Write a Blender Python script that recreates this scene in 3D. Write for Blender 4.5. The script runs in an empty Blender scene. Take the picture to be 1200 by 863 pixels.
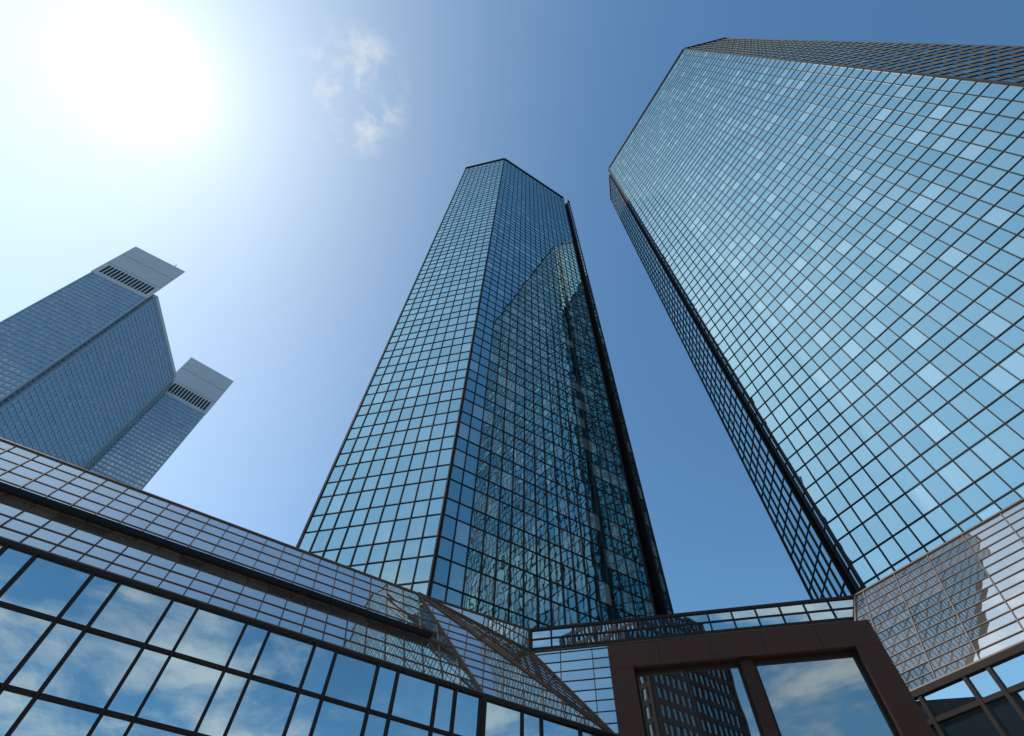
import bpy, math, random
from mathutils import Vector, Matrix
random.seed(7)
ZO=1.6
scene=bpy.context.scene
scene.view_settings.view_transform='Standard'
scene.view_settings.look='None'
scene.view_settings.exposure=0

# ---------------- materials ----------------
def new_mat(name):
    m=bpy.data.materials.new(name); m.use_nodes=True
    nt=m.node_tree; nt.nodes.clear()
    out=nt.nodes.new('ShaderNodeOutputMaterial')
    return m,nt,out
def N(nt,t,**kw):
    n=nt.nodes.new(t)
    for k,v in kw.items(): setattr(n,k,v)
    return n
def math_n(nt,op,a,b=None,clamp=False):
    n=nt.nodes.new('ShaderNodeMath'); n.operation=op; n.use_clamp=clamp
    for i,v in enumerate((a,b)):
        if v is None: continue
        if isinstance(v,(int,float)): n.inputs[i].default_value=v
        else: nt.links.new(v,n.inputs[i])
    return n.outputs[0]
def mixc(nt,f,a,b,blend='MIX'):
    n=nt.nodes.new('ShaderNodeMix'); n.data_type='RGBA'; n.blend_type=blend
    for s,v in ((n.inputs[0],f),(n.inputs[6],a),(n.inputs[7],b)):
        if isinstance(v,(int,float)): s.default_value=v
        elif isinstance(v,tuple): s.default_value=(*v,1)
        else: nt.links.new(v,s)
    return n.outputs[2]

def glass_mat(name,dark,blind,spandrel,tint_a,tint_b,blind_thr=.62,f0=.42,rough=.012,wave=.004):
    m,nt,out=new_mat(name)
    at=N(nt,'ShaderNodeAttribute',attribute_name='pv')
    sep=N(nt,'ShaderNodeSeparateColor'); nt.links.new(at.outputs['Color'],sep.inputs[0])
    r,g,b=sep.outputs
    isb=math_n(nt,'GREATER_THAN',r,blind_thr)
    amt=math_n(nt,'MULTIPLY',isb,math_n(nt,'ADD',math_n(nt,'MULTIPLY',b,.6),.4))
    col=mixc(nt,amt,dark,blind)
    col=mixc(nt,g,col,spandrel)
    tint=mixc(nt,b,tint_a,tint_b)
    dif=N(nt,'ShaderNodeBsdfDiffuse'); nt.links.new(col,dif.inputs[0])
    glo=N(nt,'ShaderNodeBsdfGlossy'); nt.links.new(tint,glo.inputs[0]); glo.inputs['Roughness'].default_value=rough
    tc=N(nt,'ShaderNodeTexCoord')
    noi=N(nt,'ShaderNodeTexNoise'); noi.inputs['Scale'].default_value=.9; noi.inputs['Detail'].default_value=1
    nt.links.new(tc.outputs['Object'],noi.inputs['Vector'])
    bmp=N(nt,'ShaderNodeBump'); bmp.inputs['Strength'].default_value=1; bmp.inputs['Distance'].default_value=wave
    nt.links.new(noi.outputs[0],bmp.inputs['Height']); nt.links.new(bmp.outputs[0],glo.inputs['Normal'])
    lw=N(nt,'ShaderNodeLayerWeight'); lw.inputs[0].default_value=.5
    fc=math_n(nt,'POWER',lw.outputs['Facing'],3.0)
    fb=math_n(nt,'SUBTRACT',f0,math_n(nt,'MULTIPLY',math_n(nt,'MULTIPLY',isb,math_n(nt,'SUBTRACT',1.0,g)),.06))
    fac=math_n(nt,'ADD',math_n(nt,'MULTIPLY',fc,1-f0),fb,True)
    mx=N(nt,'ShaderNodeMixShader'); nt.links.new(fac,mx.inputs[0])
    nt.links.new(dif.outputs[0],mx.inputs[1]); nt.links.new(glo.outputs[0],mx.inputs[2])
    nt.links.new(mx.outputs[0],out.inputs[0])
    return m
def plain_mat(name,col,rough=.5,metal=0,var=.25,scale=3,spec=.5):
    m,nt,out=new_mat(name)
    p=N(nt,'ShaderNodeBsdfPrincipled')
    tc=N(nt,'ShaderNodeTexCoord')
    noi=N(nt,'ShaderNodeTexNoise'); noi.inputs['Scale'].default_value=scale; noi.inputs['Detail'].default_value=5
    nt.links.new(tc.outputs['Object'],noi.inputs['Vector'])
    c=mixc(nt,noi.outputs[0],tuple(x*(1-var) for x in col),tuple(min(1,x*(1+var)) for x in col))
    nt.links.new(c,p.inputs['Base Color'])
    p.inputs['Roughness'].default_value=rough; p.inputs['Metallic'].default_value=metal
    p.inputs['Specular IOR Level'].default_value=spec
    nt.links.new(p.outputs[0],out.inputs[0])
    return m
M_GL1=glass_mat('tower_glass',(.008,.030,.04),(.28,.37,.41),(.015,.06,.075),(.58,.87,.93),(.70,.96,1.0),.56,.54,wave=.006)
M_GLP=glass_mat('podium_sloped_glass',(.27,.24,.19),(.40,.35,.28),(.05,.07,.08),(.90,.92,.90),(1,.99,.95),.6,.80,wave=.0015)
M_GLW=glass_mat('podium_window_glass',(.01,.03,.045),(.03,.06,.08),(.02,.03,.04),(.64,.85,.92),(.78,.95,.99),.8,.64,wave=.0025)
M_GLD=glass_mat('portal_glass',(.015,.014,.013),(.05,.045,.04),(.02,.03,.04),(.70,.80,.78),(.8,.88,.86),.8,.50,wave=.0012)
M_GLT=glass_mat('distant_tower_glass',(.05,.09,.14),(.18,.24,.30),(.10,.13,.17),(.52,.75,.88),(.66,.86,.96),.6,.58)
M_BAR=plain_mat('dark_bronze_mullion',(.026,.018,.015),.6,spec=.2)
M_BARP=plain_mat('bronze_glazing_bar',(.10,.060,.040),.5,spec=.3)
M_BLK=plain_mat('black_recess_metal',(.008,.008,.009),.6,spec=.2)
M_BRN=plain_mat('brown_cladding',(.042,.018,.011),.45,0,.15,1.2,spec=.25)
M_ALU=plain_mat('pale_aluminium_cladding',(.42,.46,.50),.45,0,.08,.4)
M_GRD=plain_mat('grey_blue_facade_grid',(.27,.33,.39),.45,0,.08,.4)  # distant tower's grid and glass colours lightened to stand in for haze
M_ROOF=plain_mat('roof_membrane',(.08,.08,.08),.9)
M_STONE=plain_mat('stone_cladding',(.30,.27,.23),.8,0,.15,.5)

# ---------------- mesh accumulators ----------------
class Acc:
    def __init__(s): s.v=[]; s.f=[]; s.c=[]
    def poly(s,pts,c=(0,0,0)):
        i=len(s.v); s.v.extend([tuple(p) for p in pts]); s.f.append(tuple(range(i,i+len(pts)))); s.c.append(c)
    def box(s,a,b,wdir,ndir,w,d0,d1):
        h=wdir*(w/2); c=[]
        for p in (a,b):
            c+= [p-h+ndir*d0,p+h+ndir*d0,p+h+ndir*d1,p-h+ndir*d1]
        for q in ((0,3,2,1),(4,5,6,7),(0,1,5,4),(1,2,6,5),(2,3,7,6),(3,0,4,7)):
            s.poly([c[k] for k in q])
    def obj(s,name,mat,parent):
        me=bpy.data.meshes.new(name); me.from_pydata([(x,y,z+ZO) for x,y,z in s.v],[],s.f)
        ca=me.color_attributes.new('pv','FLOAT_COLOR','CORNER')
        buf=[]
        for f,c in zip(s.f,s.c): buf+= [c[0],c[1],c[2],1.0]*len(f)
        ca.data.foreach_set('color',buf)
        me.materials.append(mat); me.update()
        o=bpy.data.objects.new(name,me); scene.collection.objects.link(o)
        if parent: o.parent=parent
        return o
def empty(name):
    e=bpy.data.objects.new(name,None); scene.collection.objects.link(e); return e

def clip(poly,ax,val,keep_greater):
    out=[]
    for i in range(len(poly)):
        a=poly[i]; b=poly[(i+1)%len(poly)]
        da=(a[ax]-val)*(1 if keep_greater else -1); db=(b[ax]-val)*(1 if keep_greater else -1)
        if da>=0: out.append(a)
        if (da>0 and db<0) or (da<0 and db>0):
            t=da/(da-db); out.append((a[0]+(b[0]-a[0])*t,a[1]+(b[1]-a[1])*t))
    return out
def line_range(poly,ax,val):
    xs=[]
    for i in range(len(poly)):
        a=poly[i]; b=poly[(i+1)%len(poly)]
        if (a[ax]-val)*(b[ax]-val)<0:
            t=(val-a[ax])/(b[ax]-a[ax]); xs.append(a[1-ax]+(b[1-ax]-a[1-ax])*t)
    return (min(xs),max(xs)) if len(xs)>=2 else None

def facet(G,B,poly,us,vs,bw=(.1,.1),bd=(.1,.08),udir=None,tilt=.003,edge=.12,types=None):
    """planar convex facade piece: separate glass panels + real glazing bars.
    us / vs : spacing pattern lists (repeat) in metres along u and v"""
    poly=[Vector(p) for p in poly]
    n=(poly[1]-poly[0]).cross(poly[-1]-poly[0]).normalized()
    u=(udir.normalized() if udir else (poly[1]-poly[0]).normalized()); u=(u-n*u.dot(n)).normalized()
    v=n.cross(u)
    o=poly[0]
    P=[((p-o).dot(u),(p-o).dot(v)) for p in poly]
    def cuts(ax,pat):
        lo=min(p[ax] for p in P); hi=max(p[ax] for p in P)
        if callable(pat): return pat(lo,hi)
        c=[lo]; k=0
        while c[-1]<hi-.15*pat[k%len(pat)]:
            c.append(c[-1]+pat[k%len(pat)]); k+=1
        c[-1]=max(c[-1],hi)
        return c
    U=cuts(0,us); V=cuts(1,vs)
    for j in range(len(V)-1):
        strip=clip(clip(P,1,V[j],True),1,V[j+1],False)
        if len(strip)<3: continue
        ty=types[j%len(types)] if types else 0
        for i in range(len(U)-1):
            cell=clip(clip(strip,0,U[i],True),0,U[i+1],False)
            if len(cell)<3: continue
            cu=(U[i]+U[i+1])/2; cv=(V[j]+V[j+1])/2
            a=random.gauss(0,tilt); b=random.gauss(0,tilt)
            pts=[o+u*x+v*y+n*(a*(x-cu)+b*(y-cv)) for x,y in cell]
            G.poly(pts,(random.random(),ty,random.random()))
    for i,x in enumerate(U[1:-1]):
        r=line_range(P,0,x)
        if r: B.box(o+u*x+v*r[0],o+u*x+v*r[1],u,n,bw[0],-.03,bd[0])
    for y in V[1:-1]:
        r=line_range(P,1,y)
        if r and r[1]-r[0]>.3: B.box(o+u*(r[0]+.05)+v*y,o+u*(r[1]-.05)+v*y,v,n,bw[1],-.03,bd[1])
    if edge:
        for i in range(len(poly)):
            a=poly[i]; b=poly[(i+1)%len(poly)]
            if (b-a).length<.3: continue
            d=(b-a).normalized(); inn=n.cross(d)
            B.box(a+inn*edge/2,b+inn*edge/2,inn,n,edge,-.02,max(bd)+.013+.004*i)

def even(k):
    return lambda lo,hi: [lo+(hi-lo)*i/k for i in range(k+1)]

def tower(name,corners,H,dark,mod=1.22):
    e=empty(name); G=Acc(); B=Acc(); K=Acc()
    NF=43; fl=(H+ZO)/NF
    def rows(lo,hi):
        r=[lo]
        for k in range(NF): r+= [lo+k*fl+fl*.55, lo+(k+1)*fl]
        return r
    n=len(corners)
    for i in range(n):
        a=corners[i]; b=corners[(i+1)%n]
        L=math.hypot(b[0]-a[0],b[1]-a[1])
        poly=[(a[0],a[1],-ZO),(b[0],b[1],-ZO),(b[0],b[1],H),(a[0],a[1],H)]
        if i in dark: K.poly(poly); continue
        k=max(1,round(L/mod))
        facet(G,B,poly,even(k),rows,(.07,.08),(.10,.06),tilt=.0025,edge=.12,types=[0,1])
        A=Vector((a[0],a[1],H)); Bv=Vector((b[0],b[1],H)); d=(Bv-A).normalized(); nn=Vector((d.y,-d.x,0))
        K.box(A,Bv,Vector((0,0,1)),nn,.5,-.3,.2)
    K.poly([(x,y,H-.4) for x,y in corners])
    G.obj('glass_panels',M_GL1,e); B.obj('mullions',M_BAR,e); K.obj('coping_and_recess',M_BLK,e)
    return e

H=153
tower('glass_skyscraper',[(11,28.4),(31.3,28.4),(31.6,29.9),(32.4,29.9),(32.6,28.4),(33.4,28.4),(41.4,36.4),(41.4,56),(33.4,64),(12,64),(6.5,56),(3,36.4)],H,{1,2,3})
R1=(37.4,14.6); cd=Vector((6.1,6.8)).normalized()
a=(R1[0]+cd.x*1.9,R1[1]+cd.y*1.9); b=(R1[0]+cd.x*.9,R1[1]+cd.y*.9)
inn=Vector((cd.y,-cd.x))*1.5
tower('glass_skyscraper',[(43.5,21.4),a,(a[0]+inn.x,a[1]+inn.y),(b[0]+inn.x,b[1]+inn.y),b,R1,(35.6,-18.1),(42.8,-25.3),(60,-26),(68,-18),(68,14),(61,21.4)],H,{1,2,3})

# ---------------- podium ----------------
pod=empty('glass_podium_building'); GP=Acc(); GW=Acc(); BP=Acc(); BW=Acc(); KP=Acc()
XL=-80
P=(9.7,26.85,17.8); Q=(13,24,12.05); QG=(11.6,25.21,14.5)
Wp=(17.5,26.6,16.6); W=(17.5,26.6,18.0); S=(19.8,22.4,11.3)
E2=(27.9,14.3,11.4); Ep=(31.2,12.9,16.6); E=(31.2,12.9,18.0)
YR=-75
sb=(.045,.04); sd=(.05,.035)
facet(GP,BP,[(XL,24,12.05),Q,QG,(XL,25.21,14.5)],[1.02],even(4),sb,sd,tilt=.003,edge=.1)
facet(GP,BP,[(XL,25.21,14.5),QG,P,(XL,26.85,17.8)],[1.02],even(5),sb,sd,tilt=.003,edge=.08)
KP.box(Vector((XL,25.08,14.55)),Vector((10.2,25.08,14.55)),Vector((0,0,1)),Vector((0,-1,0)),.24,-.1,.22)
facet(GW,BW,[(XL,24,-ZO),(13,24,-ZO),Q,(XL,24,12.05)],[2.05,1.0],lambda lo,hi:[0,2.6,4.6,7.2,9.35,11.6,hi],(.12,.13),(.12,.09),tilt=.0035,edge=.15)
facet(GP,BP,[Q,S,P],[1.1],[.5],sb,sd,tilt=.003,edge=.08)
facet(GP,BP,[P,S,Wp],[2.2],[.45],sb,sd,udir=Vector(S)-Vector(P),tilt=.003,edge=.08)
facet(GP,BP,[P,Wp,W],[1.5],[.7],sb,sd,tilt=.003,edge=.1)
facet(GW,BW,[(13,24,-ZO),(19.8,22.4,-ZO),(19.8,22.4,11.3),Q],[2.05,1.0],[2.6,2],(.13,.14),(.12,.09),edge=.2)
facet(GW,BP,[S,E2,Ep,Wp],[1.9],[.65],sb,sd,tilt=.004,edge=.1)
facet(GW,BW,[Wp,Ep,E,W],[1.37],even(2),(.09,.08),(.08,.06),tilt=.004,edge=.16)
facet(GW,BW,[(19.8,22.4,-ZO),(27.9,14.3,-ZO),E2,S],[2.05,1.0],[2.6,2],(.16,.18),(.14,.11),edge=.25)
facet(GP,BP,[E2,(27.9,YR,11.4),(31.2,YR,18),E],[2.0],even(13),sb,sd,tilt=.003,edge=.1)
facet(GP,BP,[E2,E,Ep],[3],[.9],sb,sd,edge=.05)
facet(GW,BW,[(27.9,14.3,-ZO),(27.9,YR,-ZO),(27.9,YR,11.4),E2],[2.05,1.0],[2.6,2],(.16,.18),(.14,.11),edge=.25)
GP.obj('sloped_glazing',M_GLP,pod); GW.obj('windows',M_GLW,pod); BP.obj('glazing_bars',M_BARP,pod); BW.obj('window_frames',M_BAR,pod)
KP.obj('gutter',M_BLK,pod)
RF=Acc()
RF.poly([(XL,26.85,17.75),P[:2]+(17.75,),(17.5,26.6,17.75),(17.5,60,17.75),(XL,60,17.75)])
RF.poly([(17.5,26.6,17.7),(31.2,12.9,17.7),(70,12.9,17.7),(70,60,17.7),(17.5,60,17.7)])
RF.poly([(31.2,12.9,17.75),(31.2,YR,17.75),(90,YR,17.75),(90,12.9,17.75)])
RF.poly([(XL,24,-ZO),(XL,60,-ZO),(XL,60,17.75),(XL,26.85,17.75),(XL,24,12)])
RF.poly([(27.9,YR,-ZO),(90,YR,-ZO),(90,YR,17.75),(31.2,YR,17.75),(27.9,YR,11.4)])
RF.obj('roof_slab',M_ROOF,pod)

# ---------------- entrance portal ----------------
por=empty('entrance_portal'); F=Acc(); GG=Acc(); BB=Acc()
L=Vector((15.15,16.9,0)); Rr=Vector((22.6,9.35,0)); d=(Rr-L).normalized(); nn=Vector((d.y,-d.x,0)); up=Vector((0,0,1))
ht=12.0; fw=.97; wd=(Rr-L).length
F.box(L+up*(ht-fw/2),Rr+up*(ht-fw/2),up,nn,fw,-1.0,0)
for c in (L+d*fw/2,Rr-d*fw/2):
    F.box(c+up*(-ZO),c+up*(ht-fw),d,nn,fw,-1.0,-.003)
for c in (L+d*.15,Rr-d*.15):
    F.box(c+up*(-ZO),c+up*(ht-.3),d,nn,.3,-7.4,-1.0)
F.box(L+d*wd/2-nn*1.0+up*(ht-.16),L+d*wd/2-nn*7.4+up*(ht-.16),d,up,wd,-.15,.1)
g0=L+d*fw-nn*.45; g1=Rr-d*fw-nn*.45
mpos=.52*(g1-g0).length
F.box(g0+d*mpos+up*(-ZO),g0+d*mpos+up*(ht-fw),d,nn,.5,-.1,.22)
ZB=ht-fw
for (u0,u1) in ((0,mpos-.25),(mpos+.25,(g1-g0).length)):
    p0=g0+d*u0; p1=g0+d*u1
    facet(GG,BB,[p0+up*-ZO,p1+up*-ZO,p1+up*ZB,p0+up*ZB],even(2 if u0==0 else 1),lambda lo,hi:[0,3.2,hi-3.6,hi],(.06,.14),(.06,.08),tilt=.003,edge=.1)
jj=Acc()
for k in range(1,5):
    q=L+d*(wd*k/5); jj.box(q+up*(ht-fw+.02),q+up*(ht-.02),d,nn,.02,-.01,.004)
for c in (L+d*fw/2,Rr-d*fw/2):
    for z in (1.5,4.6,7.8):
        jj.box(c-d*(fw/2-.02)+up*z,c+d*(fw/2-.02)+up*z,up,nn,.02,-.02,.002)
jj.obj('cladding_joints',M_BLK,por)
F.obj('brown_frame',M_BRN,por); GG.obj('glass',M_GLD,por); BB.obj('glazing_bars',M_BAR,por)

# ---------------- distant office tower ----------------
tri=empty('office_tower'); G=Acc(); B=Acc(); C=Acc(); K=Acc()
def wall_ring(cs,z0,z1,win=True):
    n=len(cs)
    for i in range(n):
        a=cs[i]; b=cs[(i+1)%n]
        poly=[(a[0],a[1],z0),(b[0],b[1],z0),(b[0],b[1],z1),(a[0],a[1],z1)]
        L=math.hypot(b[0]-a[0],b[1]-a[1])
        if win: facet(G,B,poly,even(max(1,round(L/1.5))),[3.55/2],(.30,.5),(.12,.16),tilt=.003,edge=.4)
        else: C.poly(poly)
def tri_block(a,b,c):
    cs=[a,b,c]
    wall_ring(cs,-ZO,160.5)
    cen=Vector(((a[0]+b[0]+c[0])/3,(a[1]+b[1]+c[1])/3))
    big=[tuple(cen+(Vector(p)-cen)*1.035) for p in cs]
    wall_ring(big,160.5,184.4,False)
    C.poly([(x,y,184.4) for x,y in big]); C.poly([(x,y,160.5) for x,y in reversed(big)])
    for i in range(3):
        p=Vector((*big[i],0)); q=Vector((*big[(i+1)%3],0)); d=(q-p).normalized(); nrm=Vector((d.y,-d.x,0)); L=(q-p).length
        for zz in (168.6,176.5):
            K.box(p+d*.1+up*zz,q-d*.1+up*zz,up,nrm,.12,-.02,.02)
        k=14; w=(L-2.6)/k
        for j in range(k):
            c0=p+d*(1.3+w*(j+.5))
            K.box(c0+up*162.0,c0+up*167.4,d,nrm,w*.6,-.3,.05)
tri_block((-88.9,136.6),(-70.9,136.9),(-80,152.4))
tri_block((-59,176.8),(-40.4,179.4),(-52,194))
tri_block((-104,190),(-86,195),(-99,207))
body=[(-88,138.5),(-70,138.6),(-56.6,171),(-57,181),(-92,198),(-98,188)]
wall_ring(body,-ZO,164.5)
for i in range(6):
    a=Vector((*body[i],165.2)); b=Vector((*body[(i+1)%6],165.2)); d2=(b-a).normalized()
    C.box(a,b,up,Vector((d2.y,-d2.x,0)),1.4,-.4,.25)
C.poly([(x,y,164.4) for x,y in body])
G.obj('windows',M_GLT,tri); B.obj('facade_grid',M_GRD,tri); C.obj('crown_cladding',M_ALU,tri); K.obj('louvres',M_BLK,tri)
mast=Acc()
mast.box(Vector((-76,139,184)),Vector((-76,139,189)),Vector((1,0,0)),Vector((0,1,0)),.2,-.1,.1); mast.obj('roof_mast',M_BAR,tri)

# ---------------- unseen city buildings behind the viewpoint, added for the glass to reflect ----------------
def office(x0,x1,y0,y1,h,stone=M_STONE,sp=(2.4,3.5),bw=(.9,1.5)):
    e=empty('unseen_office_building'); G=Acc(); B=Acc(); C=Acc()
    cs=[(x0,y0),(x1,y0),(x1,y1),(x0,y1)]
    for i in range(4):
        a=cs[i]; b=cs[(i+1)%4]
        facet(G,B,[(a[0],a[1],-ZO),(b[0],b[1],-ZO),(b[0],b[1],h),(a[0],a[1],h)],[sp[0]],[sp[1]],bw,(.3,.24),edge=.9)
    C.poly([(x,y,h-.3) for x,y in cs])
    G.obj('windows',M_GLD,e); B.obj('piers_and_bands',stone,e); C.obj('roof',M_ROOF,e)
office(-40,-15,-95,-68,20)
office(-10,20,-95,-65,26)
office(-95,-70,-40,-5,22)
office(30,75,-130,-100,40)
office(-92,-58,-88,-58,92,M_BRN,(1.8,3.6),(.5,1.1))  # tall dark block, added so the portal's left pane reflects dark

# ---------------- ground ----------------
m,nt,out=new_mat('granite_paving')
p=N(nt,'ShaderNodeBsdfPrincipled'); tc=N(nt,'ShaderNodeTexCoord')
br=N(nt,'ShaderNodeTexBrick'); br.inputs['Scale'].default_value=1; br.inputs['Color1'].default_value=(.27,.26,.25,1); br.inputs['Color2'].default_value=(.22,.215,.21,1)
br.inputs['Mortar'].default_value=(.1,.1,.1,1); br.inputs['Mortar Size'].default_value=.012; br.inputs['Brick Width'].default_value=1.0; br.inputs['Row Height'].default_value=.5
nt.links.new(tc.outputs['Object'],br.inputs['Vector']); nt.links.new(br.outputs[0],p.inputs['Base Color']); p.inputs['Roughness'].default_value=.75
nt.links.new(p.outputs[0],out.inputs[0])
me=bpy.data.meshes.new('ground'); s=3000
me.from_pydata([(-s,-s,0),(s,-s,0),(s,s,0),(-s,s,0)],[],[(0,1,2,3)]); me.materials.append(m)
g=bpy.data.objects.new('ground',me); scene.collection.objects.link(g)

# ---------------- sun & sky ----------------
el=math.radians(56.7); az=math.radians(142.3)
sd_=Vector((math.cos(az)*math.cos(el),math.sin(az)*math.cos(el),math.sin(el)))
sl=bpy.data.lights.new('sun','SUN'); sl.energy=4; sl.angle=math.radians(.5); sl.color=(1,.95,.87)
so=bpy.data.objects.new('sun',sl); so.rotation_euler=sd_.to_track_quat('Z','Y').to_euler(); so.location=(0,0,300); scene.collection.objects.link(so)
w=bpy.data.worlds.new('World'); scene.world=w; w.use_nodes=True; nt=w.node_tree; nt.nodes.clear()
STR=.125
out=N(nt,'ShaderNodeOutputWorld'); bg=N(nt,'ShaderNodeBackground'); nt.links.new(bg.outputs[0],out.inputs[0]); bg.inputs[1].default_value=STR
sky=N(nt,'ShaderNodeTexSky'); sky.sky_type='NISHITA'; sky.sun_disc=False; sky.sun_elevation=el
sky.sun_rotation=math.atan2(sd_.x,sd_.y)%(2*math.pi); sky.dust_density=.12; sky.ozone_density=1.2
tc=N(nt,'ShaderNodeTexCoord')
def dotdir(v):
    n=N(nt,'ShaderNodeVectorMath',operation='DOT_PRODUCT'); nt.links.new(tc.outputs['Generated'],n.inputs[0]); n.inputs[1].default_value=tuple(v.normalized())
    return math_n(nt,'MAXIMUM',n.outputs['Value'],0.0)
near=math_n(nt,'POWER',dotdir(sd_),6.0)
tint=mixc(nt,near,(.78,1.18,1.28),(.90,1.06,1.0))
base=mixc(nt,1.0,sky.outputs[0],tint,'MULTIPLY')
def lobe(v,amp,ex,col):
    t=math_n(nt,'MULTIPLY',math_n(nt,'POWER',dotdir(v),float(ex)),amp/STR)
    gc=N(nt,'ShaderNodeVectorMath',operation='SCALE'); gc.inputs[0].default_value=col; nt.links.new(t,gc.inputs['Scale'])
    return gc.outputs[0]
def D(azd,eld):
    a,e=math.radians(azd),math.radians(eld); return Vector((math.cos(a)*math.cos(e),math.sin(a)*math.cos(e),math.sin(e)))
add=base
for l in (lobe(sd_,.5,420,(1,.98,.93)),lobe(sd_,.19,36,(1,.99,.94)),lobe(sd_,.13,8,(1,1,.98)),
          lobe(D(122,30),.38,6,(.92,.96,.97)),lobe(D(176,45),.36,7,(.82,.97,1.0))):
    add=mixc(nt,1.0,add,l,'ADD')
sepx=N(nt,'ShaderNodeSeparateXYZ'); nt.links.new(tc.outputs['Generated'],sepx.inputs[0])
zz=math_n(nt,'ADD',math_n(nt,'MAXIMUM',sepx.outputs[2],0.0),.12)
cx=N(nt,'ShaderNodeCombineXYZ'); nt.links.new(math_n(nt,'DIVIDE',sepx.outputs[0],zz),cx.inputs[0]); nt.links.new(math_n(nt,'DIVIDE',sepx.outputs[1],zz),cx.inputs[1])
def noise(scale,detail,dist):
    n=N(nt,'ShaderNodeTexNoise'); n.inputs['Scale'].default_value=scale; n.inputs['Detail'].default_value=detail; n.inputs['Roughness'].default_value=.62; n.inputs['Distortion'].default_value=dist
    nt.links.new(cx.outputs[0],n.inputs['Vector']); return n.outputs[0]
def smooth(val,a,b):
    n=N(nt,'ShaderNodeMapRange'); n.interpolation_type='SMOOTHSTEP'; nt.links.new(val,n.inputs[0]); n.inputs[1].default_value=a; n.inputs[2].default_value=b; return n.outputs[0]
c1=smooth(noise(1.8,9,.3),.43,.66)
back=smooth(dotdir(Vector((-.45,-.75,.25))),.5,.85)
low=math_n(nt,'SUBTRACT',1.0,smooth(sepx.outputs[2],.50,.72))
c1=math_n(nt,'MULTIPLY',c1,math_n(nt,'MULTIPLY',math_n(nt,'MULTIPLY',back,low),.9))
c2=smooth(noise(13,8,.25),.44,.68)
wm=smooth(dotdir(Vector((-.205,.225,.946))),.9935,.9992)
c2=math_n(nt,'MULTIPLY',c2,math_n(nt,'MULTIPLY',wm,.7))
cm=math_n(nt,'ADD',c1,c2,True)
fin=mixc(nt,cm,add,(6.8,7.1,7.3))
nt.links.new(fin,bg.inputs[0])

# ---------------- camera ----------------
cam=bpy.data.cameras.new('camera'); co=bpy.data.objects.new('camera',cam); scene.collection.objects.link(co); scene.camera=co
cam.sensor_width=36; cam.lens=17.91; cam.clip_end=8000; cam.clip_start=.1
Zc=Vector((17,393.5,-597)).normalized(); fw_=Vector((0,0,-1)); hc=(fw_-Zc*fw_.dot(Zc)).normalized(); Rc=hc.cross(Zc)
A=math.radians(60); hw=Vector((math.cos(A),math.sin(A),0)); Rw=Vector((math.sin(A),-math.cos(A),0)); Zw=Vector((0,0,1))
def tw(v): return Rw*Rc.dot(v)+hw*hc.dot(v)+Zw*Zc.dot(v)
cxv,cyv,czv=tw(Vector((1,0,0))),tw(Vector((0,1,0))),tw(Vector((0,0,1)))
M=Matrix(((cxv.x,cyv.x,czv.x,0),(cxv.y,cyv.y,czv.y,0),(cxv.z,cyv.z,czv.z,ZO),(0,0,0,1)))
co.matrix_world=M
